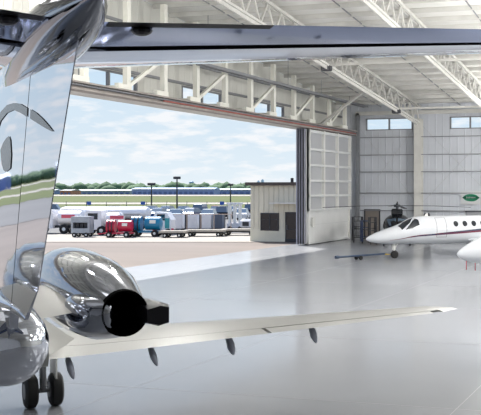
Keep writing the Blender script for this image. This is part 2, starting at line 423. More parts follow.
c = MB(); c.box((XO, YF-.2, 0), (XR, YF, zt(YF))); struct(c.build('wall_front', M_wall))

# sliding door leaves
M_leaf = mat('door_leaf_panel', (214, 216, 216), 0.5, noise=0.05, nscale=0.7)
M_leaf_end = mat('slate_door_edge', (150, 152, 168), 0.5, noise=0.05)
lf = struct(empty('door_2', (XW, 64.2, 0)))
L_ = 8.9; fp = ribbed('door_lower_siding', (224, 225, 225), 1, .55, .02)
c = MB(); c.box((-.12, 0, .08), (-.02, L_, 8.45)); c.build('panel', fp, lf); c = MB(); c.box((-.03, .1, 2.5), (-.005, L_-.1, 8.4)); c.build('upper_panel', mat('door_infill_panel', (176, 178, 182), .6), lf)
c = MB()
for k in range(4): yy = L_*k/3; c.box((-.04, max(0, yy-.1), 2.5), (.22, min(L_, yy+.1), 8.45))
c.box((-.04, 0, .08), (.12, .14, 8.45)); c.box((-.04, L_-.14, .08), (.12, L_, 8.45))
c.build('stile', M_white, lf)
c = MB()
for z in (2.54, 3.6, 4.7, 5.84, 7.0, 8.3): c.box((-.04, 0, z-.1), (.2, L_, z+.06))
c.box((-.03, 0, 1.42), (.0, L_, 1.47)); c.box((-.04, 0, .05), (.1, L_, .2))
c.build('rail', M_leaf, lf)
c = MB(); c.bevbox((.02, .75, 1.25), (.14, 1.25, 2.0), .03); c.build('control_box', M_white, lf)
c = MB(); [c.box((-.30, yy, 0), (.0, yy+.35, .08)) for yy in (.3, 4.2, 8.2)]; c.build('roller', M_dark, lf)
for k in range(3):
    c = MB(); x0 = XW-.2-.16*k
    c.box((x0-.08, 63.75-.1*k, .08), (x0+.05, 72.6, 8.45)); lo = struct(c.build('door_%d' % (3+k), M_leaf_end))
    c = MB(); c.box((x0+.04, 63.70-.1*k, .08), (x0+.065, 63.95-.1*k, 8.45)); c.build('edge_seal', M_dark, lo)

# office building outside
M_off = ribbed('beige_ribbed_siding', (212, 208, 190), 0, 0.42, 0.05)
M_roofb = mat('dark_brown_roof_trim', (74, 66, 62), 0.5)
of = empty('office_building', (-30.1, 67.6, 0)); tag(of, 'small beige ribbed metal office with dark roof edge just outside the hangar doorway', 'building')
x0, x1 = -2.35, 2.3; H0 = 4.35
c = MB(); c.box((x0, 0, 0), (x1, 7, H0)); c.build('wall', M_off, of)
c = MB(); c.prism([(-.35, H0), (7.2, H0), (7.2, H0+.25), (-.35, H0+.25)], x0-.3, x1+.1, 0); c.build('roof', M_roofb, of)
c = MB(); c.box((x0-.01, -.03, 0), (x1, 0, .95)); c.build('base_panel', mat('beige_flat_panel', (210, 207, 190), .5, noise=.03), of)
M_ofg = glassy('dark_office_glass', (22, 26, 34))
wf = MB(); wx0, wx1, wz0, wz1 = -1.42, .0, .92, 2.15
for a, b in ((wx0-.06, wx0), (wx1, wx1+.06), (-.75, -.67)): wf.box((a, -.06, wz0), (b, .02, wz1))
wf.box((wx0-.06, -.06, wz0-.07), (wx1+.06, .02, wz0)); wf.box((wx0-.06, -.06, wz1), (wx1+.06, .02, wz1+.07)); wf.box((wx0, -.05, 1.7), (wx1, .0, 1.74))
wfo = wf.build('window', M_dark, of)
c = MB(); c.box((wx0, -.035, wz0), (wx1, -.01, wz1)); c.build('pane', M_ofg, wfo)
df = MB(); dx0, dx1 = .68, 1.75
for a, b in ((dx0-.08, dx0), (dx1, dx1+.08)): df.box((a, -.07, 0), (b, .02, 2.28))
df.box((dx0-.08, -.07, 2.2), (dx1+.08, .02, 2.3)); df.box((dx0, -.06, 0), (dx1, .0, .25)); df.box((dx0, -.06, .95), (dx1, 0, 1.0))
dfo = df.build('door', M_dark, of)
c = MB(); c.box((dx0, -.045, .2), (dx1, -.01, 2.2)); c.build('pane', M_ofg, dfo)
c = MB(); c.box((dx0+.08, -.12, .95), (dx0+.12, -.06, 1.3)); c.build('handle', M_grey, dfo)
c = MB(); c.box((-.45, -.75, 2.95), (x1, .0, 3.03)); c.build('awning', M_white, of)
c = MB(); c.cyl((.3, 2, H0+.2), (.3, 2, H0+.6), .12, n=10); c.build('roof_vent', M_dark, of)

# green oval sign on the far wall
sg = empty('wall_sign', (-16.5, YB-.12, 3.38)); tag(sg, 'white board with a green oval sign hung on the far wall', 'sign')
c = MB(); c.box((-.85, -.02, -.55), (.85, .06, .55)); c.build('board', mat('pale_sign_board', (196, 198, 200), .4), sg)
c = MB(); pts = [(.62*math.cos(2*PI*j/32), .3*math.sin(2*PI*j/32)) for j in range(32)]; c.prism(pts, -.05, -.02, 1)
c.prism([(-.72, 0), (-.62, -.08), (.62, -.08), (.72, 0), (.62, .08), (-.62, .08)], -.05, -.02, 1); c.build('oval', mat('green_sign_paint', (20, 120, 85), .35), sg)
c = MB()
for k, (x_, h_) in enumerate(((-.36, .1), (-.27, .06), (-.19, .07), (-.11, .09), (-.02, .06), (.06, .06), (.14, .09), (.23, .06), (.32, .06))):
    c.box((x_, -.058, -h_*.6), (x_+.025, -.05, h_*.8)); c.box((x_, -.058, h_*.4), (x_+.06, -.05, h_*.4+.02))
c.build('lettering', mat('pale_lettering', (205, 225, 215), .4), sg)

# ------------------------------------------------------------------ foreground jet (x forward, y left, z up; t = distance right of the centre line)
JC = (-4.22, 9.83); JA = math.radians(120)
ax, ay = math.cos(JA), math.sin(JA)           # forward, relative to the view
rx_, ry_ = ay, -ax                            # right
jl = W(*JC)
jet = empty('polished_business_jet', jl, JA+TH); tag(jet, 'mirror polished twin engine jet with swept tail, filling the left foreground', 'aircraft')
def A(s, t, z): return (s, -t, z)
def pix(px, py, t):
    """where the sight line through a picture point meets the plane t metres right of the centre line"""
    b = (px-PX)/F; d = (t + JC[0]*rx_ + JC[1]*ry_)/(b*rx_ + ry_)
    dx, dy = b*d-JC[0], d-JC[1]
    return dx*ax+dy*ay, EYE + (PY-py)/F*d     # s, z
def foil(x, tc):
    return 5*tc*(.2969*math.sqrt(max(x, 0))-.126*x-.3516*x*x+.2843*x**3-.1036*x**4)
def ring(fn, x0, x1, tc, n=12):
    """closed airfoil slice between chord fractions; fn(x, h) -> point"""
    xs = [x0+(x1-x0)*(1-math.cos(PI*i/n))/2 for i in range(n+1)]
    return [fn(x, foil(x, tc)) for x in xs] + [fn(x, -foil(x, tc)) for x in reversed(xs)]
def wing_part(secs, x0, x1, name, m, parent, n=12, smooth=True):
    rs = []
    for s, t, z, ch, tc in secs: rs.append(ring(lambda x, h: A(s-x*ch, t, z+h*ch), x0, x1, tc, n))
    return MB().loft(rs).build(name, m, parent, smooth=smooth, angle=50)
# fuselage
def ringc(s, z, r, n=32, rzz=None): 
    rzz = rzz or r
    return [A(s, r*math.cos(2*PI*j/n), z+rzz*math.sin(2*PI*j/n)) for j in range(n)]
c = MB(); st = [(13.2, 1.75, .05), (12.8, 1.8, .3), (12, 1.9, .52), (11, 2.02, .68), (9.8, 2.15, .82), (8, 2.2, .86), (3.5, 2.2, .86), (2, 2.32, .74), (.5, 2.45, .55), (-.6, 2.53, .43), (-.9, 2.54, .40), (-1.1, 2.54, .375), (-1.22, 2.54, .34), (-1.32, 2.54, .27), (-1.38, 2.54, .17), (-1.4, 2.54, .06)]
c.loft([ringc(*a) for a in st]); fus = c.build('fuselage', M_chrome, jet, smooth=True)
c = MB(); oc = [A(-1.02+.0*k, .355, 2.40) for k in range(1)][0]
c.loft([[A(-.95+dx*.5+.05*math.cos(a), .37+w_, 2.40+.11*math.sin(a)) for a in [2*PI*j/16 for j in range(16)]] for dx, w_ in ((0, -.08), (0, .015))]); c.build('outlet_frame', M_alu, fus)
c = MB(); c.loft([[A(-.95+.03*math.cos(a), .37+w_, 2.40+.085*math.sin(a)) for a in [2*PI*j/16 for j in range(16)]] for w_ in (-.05, .02)]); c.build('outlet', M_soot, fus)
# fin and rudder, TE fitted to the sight lines
te_t = pix(75, 60, 0); te_b = pix(38, 290, 0); te_bb = pix(27, 318, 0)
def te(z): return te_b[0] + (te_t[0]-te_b[0])*(z-te_b[1])/(te_t[1]-te_b[1])
def fin_le(z): return 1.9 - (z-2.8)*.95
hg_t, hg_b = pix(28, 95, -.06), pix(10, 290, -.06)
def hinge(z): return hg_b[0] + (hg_t[0]-hg_b[0])*(z-hg_b[1])/(hg_t[1]-hg_b[1])
def fin_secs(zs): return zs
def fin_loft(zs, lo, hi, thick, name, m, half=.075):
    rs = []
    for z in zs:
        s0, s1 = hi(z), lo(z); r = []
        n = 8
        for i in range(n+1):
            s = s0+(s1-s0)*i/n; f = (fin_le(z)-s)/(fin_le(z)-te(z)); f = min(max(f, 0.0), 1.0)
            r.append(A(s, foil(f, .5)/.5*half*2*(1.0)+.004, z))
        r += [(p[0], -p[1], p[2]) for p in reversed(r)]
        rs.append(r)
    return MB().loft(rs).build(name, m, jet, smooth=True, angle=50)
zs = [2.75, 3.2, 3.8, 4.4, 5.1]
fin_loft(zs, lambda z: hinge(z)+.012, fin_le, 0, 'fin', M_chrome)
zs2 = [te_bb[1]-.02, te_b[1], 3.8, 4.4, 5.0]
def te2(z): return te(z) if z >= te_b[1] else te_bb[0]+(te_b[0]-te_bb[0])*(z-te_bb[1])/(te_b[1]-te_bb[1])
rud = fin_loft(zs2, te2, lambda z: hinge(z)-.012, 0, 'rudder', M_chrome)
# painted swoosh on the fin
def fin_mark(px_pts, name):
    vs = []
    for p in px_pts:
        s, z = pix(p[0], p[1], -.072); f = (fin_le(z)-s)/(fin_le(z)-te(z)); t = foil(min(max(f, 0), 1), .5)/.5*.15+.004
        vs.append((s, z, t))
    n = len(vs)//2; top, bot = vs[:n], vs[n:][::-1]
    v = []; fcs = []
    for a, b in zip(top, bot):
        v += [A(a[0], -a[2]-.006, a[1]), A(b[0], -b[2]-.006, b[1])]
    for i in range(n-1): fcs.append((2*i, 2*i+2, 2*i+3, 2*i+1))
    return MB().add(v, fcs).build(name, M_fin_mark, jet)
fin_mark([(-4, 124), (2, 112), (8, 105), (14, 103), (20, 104), (25.5, 108), (25, 117), (20, 113), (14, 110), (8, 113), (2, 121), (-4, 140)], 'fin_emblem')
fin_mark([(28, 109), (33, 113), (38, 119), (42, 125), (45.5, 131),   (45, 131.5), (41, 129), (37, 126), (32, 122), (27.5, 118.5)], 'rudder_emblem')
fin_mark([(1.5, 150), (4, 143), (7, 138), (9.5, 136), (10.5, 140), (11, 155), (10, 168),   (9.5, 169), (6, 172), (4, 170), (2.5, 164), (2, 158), (1.8, 154), (1.5, 152)], 'fin_emblem')
# bullet fairing where fin and tail plane meet
c = MB(); bf = [(-1.15, 4.93, .02), (-1.4, 4.96, .08), (-2.0, 5.04, .16), (-2.8, 5.10, .22), (-3.7, 5.12, .23), (-4.2, 5.13, .19), (-4.6, 5.14, .12), (-4.95, 5.15, .02)]
c.loft([ringc(*a) for a in bf]); c.build('bullet_fairing', M_chrome2, jet, smooth=True)
# horizontal tail: fixed part and elevators on each side
ZS = 5.10
for sd in (1, -1):
    def hs(t): le, tr = -1.75-1.0*t, -4.2-.51*t; return (le, t*sd, ZS-.012*t, le-tr, .085)
    wing_part([hs(.05), hs(2.9), (-4.95, 3.02*sd, ZS-.036, .75, .06)], 0, .60, 'stabilizer', M_chrome, jet)
    wing_part([hs(.16), hs(2.86)], .68, 1.0, 'elevator', M_chrome_sky_tint, jet)
    c = MB(); c.box(A(-3.2, .16*sd, ZS-.005), A(-3.25, .2*sd, ZS+.005)); c.v = []; c.f = []
    def th(a): return a[:4]+(.055,)
    wing_part([th(hs(.16)), th(hs(2.86))], .58, .70, 'hinge_gap', M_soot, jet)
    def tb_(a): return (a[0]-.012, a[1], a[2]-.004, a[3], a[4]*1.3)
    wing_part([tb_(hs(.2)), tb_(hs(1.15))], .955, 1.0, 'trim_tab', M_darkmetal, jet, 6)
    h_ = hs(.42); c = MB(); c.blob(A(h_[0]-h_[3]*.93, h_[1], h_[2]-.03), .09, .07, .035, 10, 6); c.build('trim_actuator', M_darkmetal, jet)
# wing
zz = lambda t: 1.42+.05*t
wsec = [(7.9, .7, 1.46, 3.65, .13), (6.75, 1.9, 1.50, 2.55, .12), (5.95, 3.6, 1.58, 1.85, .12), (4.58, 8.0, 1.80, .74, .10)]
wg = wing_part(wsec, 0, .78, 'wing', M_alu, jet, 14)
wing_part([wsec[0], wsec[1], wsec[2], (5.61, 4.7, 1.635, 1.573, .115)], .785, 1.0, 'flap', M_alu, jet)
wing_part([(5.59, 4.76, 1.638, 1.557, .115), (4.64, 7.8, 1.79, .79, .10)], .80, 1.0, 'aileron', M_alu, jet)
wing_part([(4.58, 8.0, 1.80, .74, .10), (4.42, 8.2, 1.81, .5, .08), (4.15, 8.36, 1.82, .22, .07)], 0, 1, 'wing_tip', M_alu, jet)
wing_part([(7.9, -.7, 1.46, 3.6, .13), (6.9, -1.9, 1.50, 2.75, .12), (6.2, -3.6, 1.60, 2.15, .12), (4.75, -8.0, 1.84, .95, .10)], 0, 1, 'wing', M_alu, jet)
# root fairing sweeping up the body side
c = MB(); rs = []
for s, w, h in ((8.6, .2, .3), (7.8, .8, .72), (6.6, 1.15, .9), (5.2, 1.2, .88), (4.4, .5, .6), (3.6, .15, .3)):
    rs.append([A(s, .6, 1.4), A(s, .8+w, 1.52), A(s, .8+w*.8, 1.56+h*.12), A(s, .8+w*.4, 1.6+h*.5), A(s, .82, 1.6+h), A(s, .5, 1.7+h)])
c.loft(rs); c.build('wing_root_fairing', M_alu, jet, smooth=True, angle=60)
# flap track fairings
M_track = mat('slate_fairing_paint', (140, 146, 160), .35)
def track(t, s, ln, w, z):
    c = MB(); R = []
    for k, (u, rr, dz) in enumerate(((0, .05, 0), (.2, .8, -.06), (.55, 1.0, -.15), (.85, .7, -.22), (1, .25, -.26))):
        R.append([A(s-u*ln, t+w*rr*math.cos(2*PI*j/12), z+dz+w*1.3*rr*math.sin(2*PI*j/12)) for j in range(12)])
    c.loft(R); c.build('flap_track_fairing', M_track, jet, smooth=True)
track(1.6, 4.55, .5, .055, 1.46); track(2.85, 4.5, .45, .055, 1.54); track(4.12, 4.40, .3, .07, 1.60); track(5.55, 4.25, .24, .065, 1.69)
# engine
en = empty('engine', A(0, 1.35, 2.64)); en.parent = jet; en.rotation_euler = (0, -.022, 0)
NAC = [(0.0, .25), (.15, .285), (.5, .36), (1.0, .455), (1.6, .505), (2.2, .52), (2.8, .515), (3.2, .49), (3.45, .46), (3.52, .41)]
c = MB(); c.revolve((0, 0, 0), (1, 0, 0), NAC, 40, (False, False)); c.revolve((0, 0, 0), (1, 0, 0), [(0.0, .245), (.0, .235), (.3, .25)], 40, (False, False))
c.revolve((0, 0, 0), (1, 0, 0), [(3.52, .41), (3.48, .36), (3.2, .33), (2.6, .34)], 40, (False, True)); nac = c.build('nacelle', M_chrome2, en, smooth=True, angle=60)
c = MB(); c.revolve((0, 0, 0), (1, 0, 0), [(-.05, .256), (-.05, .235), (.3, .2), (.9, .16)], 32, (False, True)); c.revolve((0, 0, 0), (1, 0, 0), [(-.05, .256), (.05, .262)], 32, (False, False)); c.build('exhaust_nozzle', M_soot, en, smooth=True)
c = MB(); c.revolve((0, 0, 0), (1, 0, 0), [(-.03, .222), (-.025, .0)], 32, (True, False)); 
c.v = []; c.f = []
c.revolve((.25, 0, 0), (.9, 0, 0), [(0, .02), (.3, .09), (1, .14)], 20); c.build('exhaust_cone', M_soot, en, smooth=True)
# thrust reverser bucket folded behind, on the inboard side and the outboard stub
c = MB()
def arc(x, r, a0, a1, n=10): return [(x, r*math.cos(math.radians(a0+(a1-a0)*j/n)), r*math.sin(math.radians(a0+(a1-a0)*j/n))) for j in range(n+1)]
R = []
for x, cy, k in ((1.05, .30, .35), (.95, .32, .8), (.6, .33, 1.0), (.15, .30, 1.0), (-.02, .28, .85), (-.05, .27, .5)):
    R.append([(x, cy+.185*k*(abs(math.cos(a))**.6)*(1 if math.cos(a) > 0 else -1), -.03+.19*k*(abs(math.sin(a))**.6)*(1 if math.sin(a) > 0 else -1)) for a in [2*PI*j/28 for j in range(28)]])
c.loft(R); c.build('reverser_bucket', M_chrome2, en, smooth=True, angle=60)
c = MB(); c.loft([[(x, -.2-.0*x+w*y_, -.02+h*z_) for y_, z_ in ((0, -.6), (0, .6), (-.6, .9), (-1, .7), (-1, -.7), (-.6, -.9))] for x, w, h in ((.5, .1, .12), (.2, .22, .15), (-.1, .26, .15), (-.22, .24, .12))])
c.build('exhaust_deflector', M_darkmetal, en, smooth=True, angle=40)
c = MB(); c.loft([ring(lambda x, h: (2.4-x*2.1, .45+.0*x, h*2.1), 0, 1, .12), ring(lambda x, h: (2.6-x*2.2, .9, h*2.2-.08), 0, 1, .12)]); c.build('pylon', M_alu, en, smooth=True, angle=50)
# mirrored engine on the far side
en2 = copy_tree(en, jet); en2.location = A(0, -1.35, 2.64); en2.scale = (1, -1, 1)
# landing gear
def gear(t):
    g = empty('main_gear', A(7.85, t, 0)); g.parent = jet
    c = MB(); c.cyl((0, 0, .3), (.1, -.0, 1.42), .06, n=12); c.cyl((-.25, 0, .42), (.1, 0, 1.0), .035, n=8); c.cyl((0, -.22, .3), (0, .22, .3), .04, n=10); c.build('strut', M_grey, g, smooth=True)
    for sd in (-1, 1):
        y0 = .22*sd
        c = MB(); c.revolve((0, y0-.11, .31), (0, y0+.11, .31), [(0, .17), (0, .25), (.15, .30), (.5, .31), (.85, .30), (1, .25), (1, .17)], 28); w = c.build('tyre', M_black, g, smooth=True)
        c = MB(); c.revolve((0, y0-.12, .31), (0, y0+.12, .31), [(0, .06), (.05, .16), (.95, .16), (1, .06)], 20); c.build('rim', M_grey, w, smooth=True)
    c = MB(); c.box((-.3, -.2, .55), (.3, -.17, 1.35)); c.build('gear_door', M_white, g)
gear(1.8); gear(-1.8)
g = empty('nose_gear', A(12, 0, 0)); g.parent = jet
c = MB(); c.cyl((0, 0, .2), (0, 0, 1.5), .05, n=10); c.build('strut', M_grey, g, smooth=True)
c = MB(); c.revolve((0, -.08, .22), (0, .08, .22), [(0, .1), (0, .18), (.2, .22), (.8, .22), (1, .18), (1, .1)], 20); c.build('tyre', M_black, g, smooth=True)

# ------------------------------------------------------------------ white parked jets (nose at origin, x aft, y = toward port side when seen from the left... )
FS = [(0, 1.15, .03, .03, .03), (.08, 1.15, .12, .11, .10), (.25, 1.16, .22, .20, .18), (.6, 1.19, .36, .33, .29), (1.1, 1.25, .52, .45, .40), (1.7, 1.34, .64, .54, .50),
      (2.1, 1.42, .70, .62, .58), (2.5, 1.52, .74, .74, .68), (2.9, 1.58, .78, .83, .76), (3.3, 1.60, .80, .86, .80), (8.6, 1.62, .81, .86, .82), (9.8, 1.68, .76, .82, .74), (11.2, 1.85, .58, .64, .52), (12.6, 2.05, .36, .42, .30), (13.8, 2.22, .12, .18, .1)]
def fst(s):
    for a, b in zip(FS, FS[1:]):
        if s <= b[0]:
            k = (s-a[0])/(b[0]-a[0]); return [a[i]+(b[i]-a[i])*k for i in range(5)]
    return FS[-1]
def SP(s, ang, off=0.0):
    """skin point at distance aft and angle down from the crown, on the port (+y) side"""
    _, zc, ry, rt, rb = fst(s); a = math.radians(ang); r = rt if math.cos(a) > 0 else rb
    return (s, (ry+off)*math.sin(a), zc+(r+off)*math.cos(a))
def patch(poly, off=.008, mid=True):
    """polygon given in (distance, angle), laid on the skin"""
    n = len(poly); cs = sum(p[0] for p in poly)/n; ca = sum(p[1] for p in poly)/n
    v = [SP(cs, ca, off)]; K = 3
    for k in range(1, K+1):
        for p in poly: v.append(SP(cs+(p[0]-cs)*k/K, ca+(p[1]-ca)*k/K, off))
    f = [(0, 1+j, 1+(j+1) % n) for j in range(n)]
    for k in range(K-1):
        for j in range(n):
            a, b = 1+k*n+j, 1+k*n+(j+1) % n; f.append((a, b, b+n, a+n))
    return MB().add(v, f)
def dens(poly, m=4):
    o = []
    for a, b in zip(poly, poly[1:]+poly[:1]):
        for k in range(m): o.append((a[0]+(b[0]-a[0])*k/m, a[1]+(b[1]-a[1])*k/m))
    return o
def white_jet(loc, rz, label, stripes=True, tagged=False):
    j = empty('business_jet', loc, rz); tag(j, label, 'aircraft')
    n = 36; c = MB(); c.loft([[SP(s, 360*k/n) if True else 0 for k in range(n)] for s in [x[0] for x in FS]])
    # finer hull
    c = MB(); ss = []
    for a, b in zip(FS, FS[1:]):
        m = 3; ss += [a[0]+(b[0]-a[0])*k/m for k in range(m)]
    ss.append(13.8); c.loft([[SP(s, 360*k/n) for k in range(n)] for s in ss]); c.build('fuselage', M_jet, j, smooth=True)
    for sd in (1, -1):
        def mir(mb):
            if sd < 0: mb.v = [(p[0], -p[1], p[2]) for p in mb.v]
            return mb
        mir(patch(dens([(1.85, 24), (2.2, 10), (2.8, 12), (2.55, 40), (2.0, 62)]))).build('windshield', M_win, j) if True else 0
        mir(patch(dens([(2.2, 68), (2.6, 43), (2.86, 24), (3.05, 38), (3.05, 64), (2.6, 72)]))).build('windshield', M_win, j)
        dr = MB()
        pts = [(4.1, 28), (4.75, 28), (4.75, 118), (4.1, 118)]
        ed = dens(pts, 10); v = []; f = []
        for k, p in enumerate(ed):
            cs, ca = 4.42, 73
            v += [SP(*p, .006), SP(p[0]+(.03 if p[0] < cs else -.03), p[1]+(2.2 if p[1] < ca else -2.2), .006)]
        m = len(ed)
        for k in range(m): a, b = 2*k, 2*((k+1) % m); f.append((a, b, b+1, a+1))
        mir(dr.add(v, f)).build('door', M_grey, j)
        for k in range(7):
            s0 = 5.35+.58*k; el = [(s0+.15*math.cos(2*PI*q/16), 62+12.5*math.sin(2*PI*q/16)) for q in range(16)]
            mir(patch(el)).build('cabin_window', M_win, j)
        if stripes:
            for nm, m_, w0, off in (('maroon_stripe', M_maroon, 7.5, 0), ('slate_stripe', M_navy, 7.5, -11)):
                v = []; f = []; K = 40
                for k in range(K+1):
                    s = 1.3+8.3*k/K + (0 if off == 0 else 1.2*(1-k/K)); a = 117-33*(k/K)**.9+off*(.25+.75*k/K); w = w0*(.25+.75*min(1, k/10))
                    v += [SP(s, a-w/2, .01), SP(s, a+w/2, .01)]
                for k in range(K): f.append((2*k, 2*k+2, 2*k+3, 2*k+1))
                mir(MB().add(v, f)).build(nm, m_, j)
        # wings, tailplane, engines
        def wp(secs, nm, x0=0, x1=1):
            rs = [ring(lambda x, h: (s+x*ch, sd*t, z+h*ch), x0, x1, tc) for s, t, z, ch, tc in secs]; return MB().loft(rs).build(nm, M_jet, j, smooth=True, angle=50)
        wp([(6.2, .5, 1.0, 2.7, .12), (6.9, 3, 1.12, 2.1, .12), (7.9, 7.9, 1.38, 1.0, .1)], 'wing')
        wp([(12.6, .1, 2.95, 1.3, .1), (13.2, 2.8, 3.15, .8, .1)], 'stabilizer')
        c = MB(); c.revolve((0, sd*1.15, 2.1), (1, sd*1.15, 2.1), [(8.7, .28), (8.6, .38), (9.2, .45), (10.6, .42), (11.2, .28)], 24); e = c.build('engine_nacelle', M_jet, j, smooth=True)
        c = MB(); c.box((9.2, min(sd*.6, sd*1.0), 2.02), (10.4, max(sd*.6, sd*1.0), 2.14)); c.build('pylon', M_jet, e)
        c = MB(); c.cyl((7.6, sd*2.3, .3), (7.6, sd*2.3, 1.1), .06); c.cyl((7.6, sd*2.3-.1, .3), (7.6, sd*2.3+.1, .3), .3, n=20); c.build('main_gear', M_black, j, smooth=True)
    rs = [[(s+(x_)*ch, h*ch, z) for x_, h in [(x, foil(x, .1)) for x in (0, .05, .2, .5, .8, 1)] + [(x, -foil(x, .1)) for x in (1, .8, .5, .2, .05)]] for s, z, ch in ((10.2, 2.3, 3.2), (12.6, 4.6, 1.6))]
    MB().loft(rs).build('fin', M_jet, j, smooth=True, angle=50)
    g = empty('nose_gear', (1.75, 0, 0)); g.parent = j
    c = MB(); c.cyl((0, 0, .2), (-.05, 0, .9), .045, n=10); c.cyl((-.05, 0, .55), (.25, 0, .9), .03, n=8); c.build('strut', M_white, g, smooth=True)
    c = MB(); c.revolve((0, -.08, .23), (0, .08, .23), [(0, .1), (0, .19), (.2, .23), (.8, .23), (1, .19), (1, .1)], 24); c.build('tyre', M_black, g, smooth=True)
    c = MB(); c.box((-.12, .09, .5), (.1, .11, .85)); c.build('gear_door', M_white, g)
    # radio blade and pitot probe
    c = MB(); c.prism([(3.6, 2.44), (3.85, 2.44), (3.85, 2.62), (3.75, 2.62)], -.01, .01, 1); c.build('antenna', M_white, j)
    c = MB(); c.cyl((1.0, .5, 1.0), (.75, .54, 1.0), .012, n=6); c.build('pitot_probe', M_grey, j)
    if tagged:
        pass
    return j
# aft direction relative to the view: right and slightly away
yaw1 = math.radians(20)
j1 = white_jet(W((366-PX)/F*55.0, 55.0), yaw1+TH, 'white business jet with maroon and slate stripes standing before the far wall')
yaw2 = math.radians(14)
j2 = white_jet(W((457-PX)/F*37.0, 37.0), yaw2+TH, 'white business jet showing only its nose at the right edge')
j2.scale = (1.0, 1.3, 1.3)
tg = MB(); tg.bar((.5, .28, .98), (.5, .28, .66), .05, .012); o = tg.build('warning_streamer', mat('red_fabric_streamer', (190, 40, 60), .6), j2)
tg = MB(); tg.bar((.9, .36, .90), (.9, .36, .62), .05, .012); o = tg.build('warning_streamer', mat('red_fabric_streamer', (190, 40, 60), .6), j2)
# tow bar in front of the nose wheel
p1 = W((338-PX)/F*53.2, 53.2, .24); p2 = W((386-PX)/F*55.8, 55.8, .26); u = (p2-p1); tl = u.length
tb = empty('tow_bar', (p1.x, p1.y, 0), math.atan2(u.y, u.x)); tag(tb, 'dark blue wheeled tow bar lying on the floor ahead of the striped jet', 'tow bar')
M_tb = mat('dark_blue_bar_paint', (52, 68, 92), .5)
c = MB(); c.cyl((0, 0, .24), (tl, 0, .26), .055, n=12); c.cyl((-.18, 0, .24), (.02, 0, .24), .09, n=12); c.build('bar', M_tb, tb, smooth=True)
c = MB(); [c.revolve((1.55, y_-.04, .13), (1.55, y_+.04, .13), [(0, .07), (0, .12), (.5, .13), (1, .12), (1, .07)], 16) for y_ in (-.2, .2)]; c.build('wheel', M_black, tb, smooth=True)
c = MB(); c.bar((1.55, -.2, .13), (1.55, .2, .13), .04); c.bar((1.55, 0, .13), (1.55, 0, .25), .04); c.build('axle', M_dark, tb)
c = MB(); c.bar((tl-.1, -.2, .24), (tl-.1, .2, .24), .07); c.bar((tl-.1, -.2, .24), (tl+.25, -.2, .22), .05); c.bar((tl-.1, .2, .24), (tl+.25, .2, .22), .05); c.build('fork', mat('yellow_fork_paint', (200, 170, 70), .5), tb)

# ------------------------------------------------------------------ helicopter behind the striped jet
hx = W((397-PX)/F*69.0, 69.0); he = empty('helicopter', hx, TH); he.scale = (1.1, 1, 1.03); tag(he, 'black helicopter parked behind the striped jet, its rotor spread above it', 'helicopter')
M_hel = mat('black_gloss_paint', (30, 32, 36), .25, noise=.2)
c = MB(); R = []
for y_, zc, wx, hz in ((-1.7, 1.2, .05, .05), (-1.55, 1.2, .4, .35), (-1.1, 1.25, .75, .62), (-.4, 1.35, .92, .8), (.5, 1.4, .92, .82), (1.4, 1.5, .6, .6), (2.2, 1.7, .25, .3), (5.6, 1.95, .12, .13)):
    R.append([(wx*math.cos(2*PI*k/20), y_, zc+hz*math.sin(2*PI*k/20)) for k in range(20)])
c.loft(R); c.build('body', M_hel, he, smooth=True)
for sd in (1, -1):
    c = MB(); c.add([(sd*.06, -1.5, 1.42), (sd*.5, -1.38, 1.40), (sd*.68, -.85, 1.82), (sd*.06, -1.05, 1.9)], [(0, 1, 2, 3)]); 
    bmv = [(x_*1.0, y_-.07, z_+.03) for x_, y_, z_ in c.v]; c.v = bmv; c.build('windscreen', glassy('smoked_canopy', (70, 84, 98)), he)
    c = MB(); c.tube([(sd*.85, -1.9, .25), (sd*.85, -1.6, .06), (sd*.85, 1.2, .06)], .045); c.build('skid', M_dark, he)
    c = MB(); c.tube([(sd*.85, -.7, .06), (sd*.35, -.7, .75)], .035); c.tube([(sd*.85, .6, .06), (sd*.35, .6, .75)], .035); c.build('skid_strut', M_dark, he)
c = MB(); c.bevbox((-.38, -.4, 2.1), (.38, 1.3, 2.55), .08); c.build('engine_cowling', M_hel, he)
c = MB(); c.cyl((0, 0, 2.5), (0, 0, 2.95), .08); c.cyl((0, 0, 2.68), (0, 0, 2.86), .22, n=12); c.build('mast', M_dark, he)
for a in (5, 185, 96, 276):
    ca, sa = math.cos(math.radians(a)), math.sin(math.radians(a))
    c = MB(); L0 = 4.9; P0 = Vector((0, 0, 2.78)); c.bar(P0, (L0*ca*.5, L0*sa*.5, 2.76), .22, .04); c.bar((L0*ca*.5, L0*sa*.5, 2.76), (L0*ca, L0*sa, 2.66), .22, .04); c.build('rotor_blade', M_dark, he)
c = MB(); c.prism([(4.9, 1.9), (5.7, 1.9), (6.0, 3.0), (5.6, 3.0)], -.04, .04, 0); c.build('tail_fin', M_hel, he)
c = MB(); c.bar((.1, 5.6, 1.4), (.1, 5.6, 2.6), .1, .03); c.build('tail_rotor', M_dark, he)

